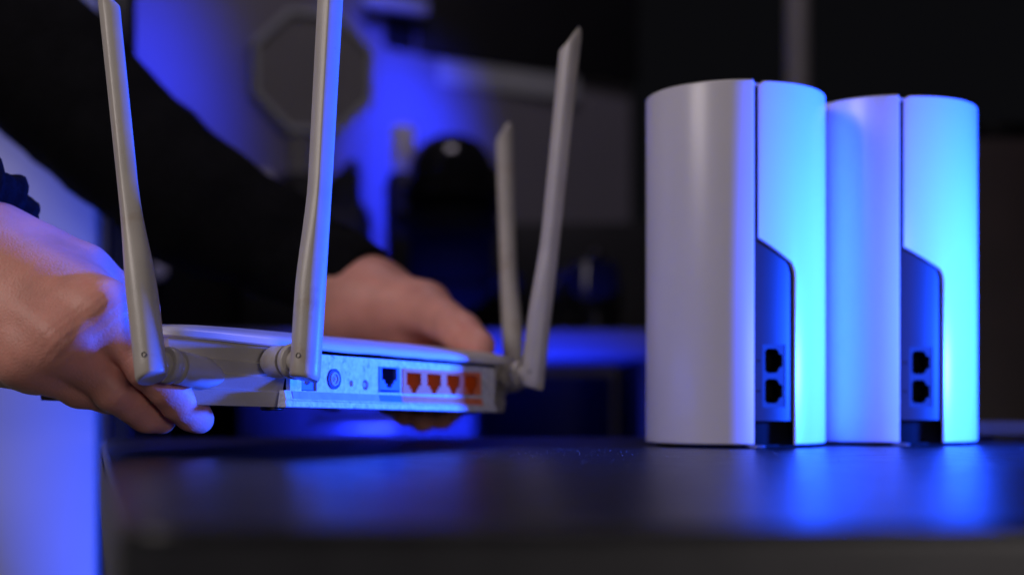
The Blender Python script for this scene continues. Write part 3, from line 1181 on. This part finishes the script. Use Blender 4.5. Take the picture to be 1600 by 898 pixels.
box("front_grille", ((sx0 + sx1) / 2, 1.6585, (zt + bz) / 2), sx1 - sx0 - 0.02, 0.004, bz - zt - 0.03, M['dark'], spk, bevel=0.001)

# domed black canister and the pale bottle beside it
ct = empty("black_canister", Vector((P(705, 500, 1.68).x, 1.68, zt)))
tag(ct, "black round canister with a domed lid on the back desk", "canister")
cc = Vector((P(705, 500, 1.68).x, 1.68, zt))
kx = 1.68 / F
h1 = P(705, 285, 1.68).z - zt
h2 = P(705, 213, 1.68).z - zt
lathe("body", cc, Vector((0, 0, 1)), [(0, 0.050), (0.004, 72 * kx), (h1 * 0.30, 72 * kx), (h1 * 0.31, 66 * kx), (h1 * 0.62, 66 * kx), (h1 * 0.63, 73 * kx),
                                      (h1 * 0.80, 74 * kx), (h1 * 0.81, 68 * kx), (h1, 68 * kx)], M['socket'], ct, n=48)
lathe("ring", cc + Vector((0, 0, h1 * 0.885)), Vector((0, 0, 1)), [(0, 67 * kx), (0, 80 * kx), (0.010, 80 * kx), (0.010, 67 * kx)], M['glossblack'], ct, n=48)
hd = h2 - h1
lathe("lid", cc + Vector((0, 0, h1 + 0.0005)), Vector((0, 0, 1)), [(0, 66 * kx), (hd * 0.35, 66 * kx), (hd * 0.62, 58 * kx), (hd * 0.85, 44 * kx), (hd * 0.97, 26 * kx), (hd, 8 * kx)],
      M['glossblack'], ct, n=48)
lathe("spout", cc + Vector((-0.045, -0.02, h1 * 0.72)), Vector((-1, -0.2, 0.35)), [(0, 0.012), (0.018, 0.010), (0.022, 0.007)], M['socket'], ct, n=20)
box("switch_box", cc + Vector((0.066, 0.0, h1 * 0.22)), 0.035, 0.05, 0.06, M['socket'], ct, bevel=0.004)
box("side_grip", cc + Vector((70 * kx, -0.01, h1 * 0.93)), 0.018, 0.03, 0.055, M['socket'], ct, bevel=0.004)
bt = empty("pale_bottle", Vector((P(628, 500, 1.74).x, 1.77, zt)))
tag(bt, "slim pale bottle peeping over the black canister", "bottle")
b0 = Vector((P(630, 500, 1.77).x, 1.77, zt))
hb = P(630, 198, 1.77).z - zt
lathe("body", b0, Vector((0, 0, 1)), [(0, 0.02), (0.003, 0.023), (hb * 0.72, 0.023), (hb * 0.78, 0.0155)], M['black'], bt, n=28)
lathe("cap", b0, Vector((0, 0, 1)), [(hb * 0.781, 0.0150), (hb * 0.80, 0.0158), (hb * 0.985, 0.0148), (hb, 0.012)], M['cover'], bt, n=28)

# black mug with a curved handle and a glossy round knob
mg = empty("black_mug", Vector((P(915, 515, 1.66).x, 1.66, zt)))
tag(mg, "glossy black jug with a curved handle and a round knob on the back desk", "jug")
mc_ = Vector((P(925, 515, 1.68).x, 1.68, zt))
hm = P(925, 412, 1.68).z - zt
lathe("body", mc_, Vector((0, 0, 1)), [(0, 0.030), (0.003, 0.034), (hm * 0.6, 0.036), (hm, 0.031), (hm + 0.002, 0.026)], M['glossblack'], mg, n=40)
lathe("knob", mc_ + Vector((0.003, -0.012, hm + 0.0025)), Vector((0, 0, 1)), [(0, 0.004), (0.002, 0.007), (0.006, 0.0095), (0.010, 0.0085), (0.0135, 0.004), (0.0142, 0.001)],
      M['glossblack'], mg, n=24)
v, f = [], []
hn, hk = 20, 10
for i in range(hn + 1):
    t = i / hn * PI
    c0 = mc_ + Vector((-0.022 - 0.026 * math.sin(t), -0.026, hm * 0.52 + hm * 0.36 * math.cos(t)))
    d1 = Vector((-math.sin(t), 0, math.cos(t)))
    d2 = Vector((0, 1, 0))
    for k in range(hk):
        a = 2 * PI * k / hk
        v.append(c0 + (d1 * math.cos(a) + d2 * math.sin(a)) * 0.0045)
for i in range(hn):
    for k in range(hk):
        f.append((i * hk + k, i * hk + (k + 1) % hk, (i + 1) * hk + (k + 1) % hk, (i + 1) * hk + k))
f += [tuple(range(hk)), tuple(hn * hk + k for k in range(hk))]
obj("handle", v, f, M['glossblack'], mg, smooth=True)
# dark backsplash board standing on the desk against the wall
o = box("backsplash_board", (0.02, 1.985, zt + 0.085), 0.34, 0.018, 0.168, M['dark'], None, bevel=0.002, loc=(0.02, 1.985, zt))
tag(o, "dark board standing along the back of the desk behind the jug", "board")

# thin metal pole and the brown cabinet at the far side
px_ = P(1247, 100, 2.0)
pole = empty("metal_pole", (px_.x, 2.0, -0.75))
tag(pole, "thin grey metal pole rising behind the front mesh router", "pole")
lathe("tube", Vector((px_.x, 2.0, -0.735)), Vector((0, 0, 1)), [(0, 0.018), (1.9, 0.018)], M['greydisc'], pole, n=24)
lathe("base_plate", Vector((px_.x, 2.0, -0.75)), Vector((0, 0, 1)), [(0, 0.12), (0.010, 0.12), (0.014, 0.10)], M['black'], pole, n=40)
brn = empty("brown_cabinet", (0.75, 1.75, -0.75))
tag(brn, "dark brown cabinet behind the end of the table, right of the cylinders", "cabinet")
bx0 = P(1490, 400, 1.60).x
btop = P(1550, 214, 1.60).z
box("carcass", (bx0 + 0.35, 1.80, (btop - 0.75) / 2), 0.70, 0.38, btop + 0.75, M['brown'], brn, bevel=0.003)
box("door", (bx0 + 0.174, 1.598, (btop - 0.72) / 2), 0.342, 0.018, btop + 0.69, M['brown'], brn, bevel=0.003)
box("door", (bx0 + 0.522, 1.598, (btop - 0.72) / 2), 0.342, 0.018, btop + 0.69, M['brown'], brn, bevel=0.003)
bw = P(1562, 213, 1.68)
bowl = lathe("dark_bowl", Vector((bw.x, 1.68, btop + 0.0005)), Vector((0, 0, 1)), [(0, 0.018), (0.002, 0.020), (0.014, 0.034), (0.024, 0.037), (0.026, 0.035), (0.016, 0.028), (0.006, 0.012)],
             M['glossblack'], None, n=36, loc=(bw.x, 1.68, btop))
tag(bowl, "glossy dark bowl on top of the brown cabinet", "bowl")
# flat pale case lying at the back of the table
fc = P(1640, 690, 0.88)
fl = empty("flat_case", (fc.x, 0.875, 0))
tag(fl, "flat pale case lying on the table beside the rear mesh router", "case")
fx0 = P(1512, 690, 0.86).x
box("case_body", (fx0 + 0.11, 0.868, 0.0065), 0.22, 0.05, 0.0085, M['greydisc'], fl, bevel=0.0015)
for sx in (0.02, 0.20):
    box("foot", (fx0 + sx, 0.868, 0.0011), 0.012, 0.03, 0.0022, M['black'], fl)

# fine dust lying on the table top
rd = random.Random(11)
v, f = [], []
for _ in range(620):
    y = rd.uniform(0.45, 0.86)
    x = rd.uniform(-0.10, 0.42 * y)
    if rd.random() < 0.2:
        x, y = rd.uniform(-0.02, 0.12), rd.gauss(0.62, 0.04)
    if min((x - 0.1161) ** 2 + (y - 0.7338) ** 2, (x - 0.2054) ** 2 + (y - 0.768) ** 2) < 0.05 ** 2:
        continue
    r = rd.uniform(0.00010, 0.00032)
    a0 = rd.uniform(0, PI)
    k = len(v)
    for i in range(3):
        a = a0 + 2 * PI * i / 3
        v.append(Vector((x + r * math.cos(a) * rd.uniform(0.6, 1.6), y + r * math.sin(a), 0.0002)))
    v.append(Vector((x, y, 0.0002 + r * 0.9)))
    f += [(k, k + 1, k + 3), (k + 1, k + 2, k + 3), (k + 2, k, k + 3), (k, k + 2, k + 1)]
o = obj("dust", v, f, M['dust'])
o['kind'] = 'stuff'
o['label'] = "fine pale dust specks on the black table top"
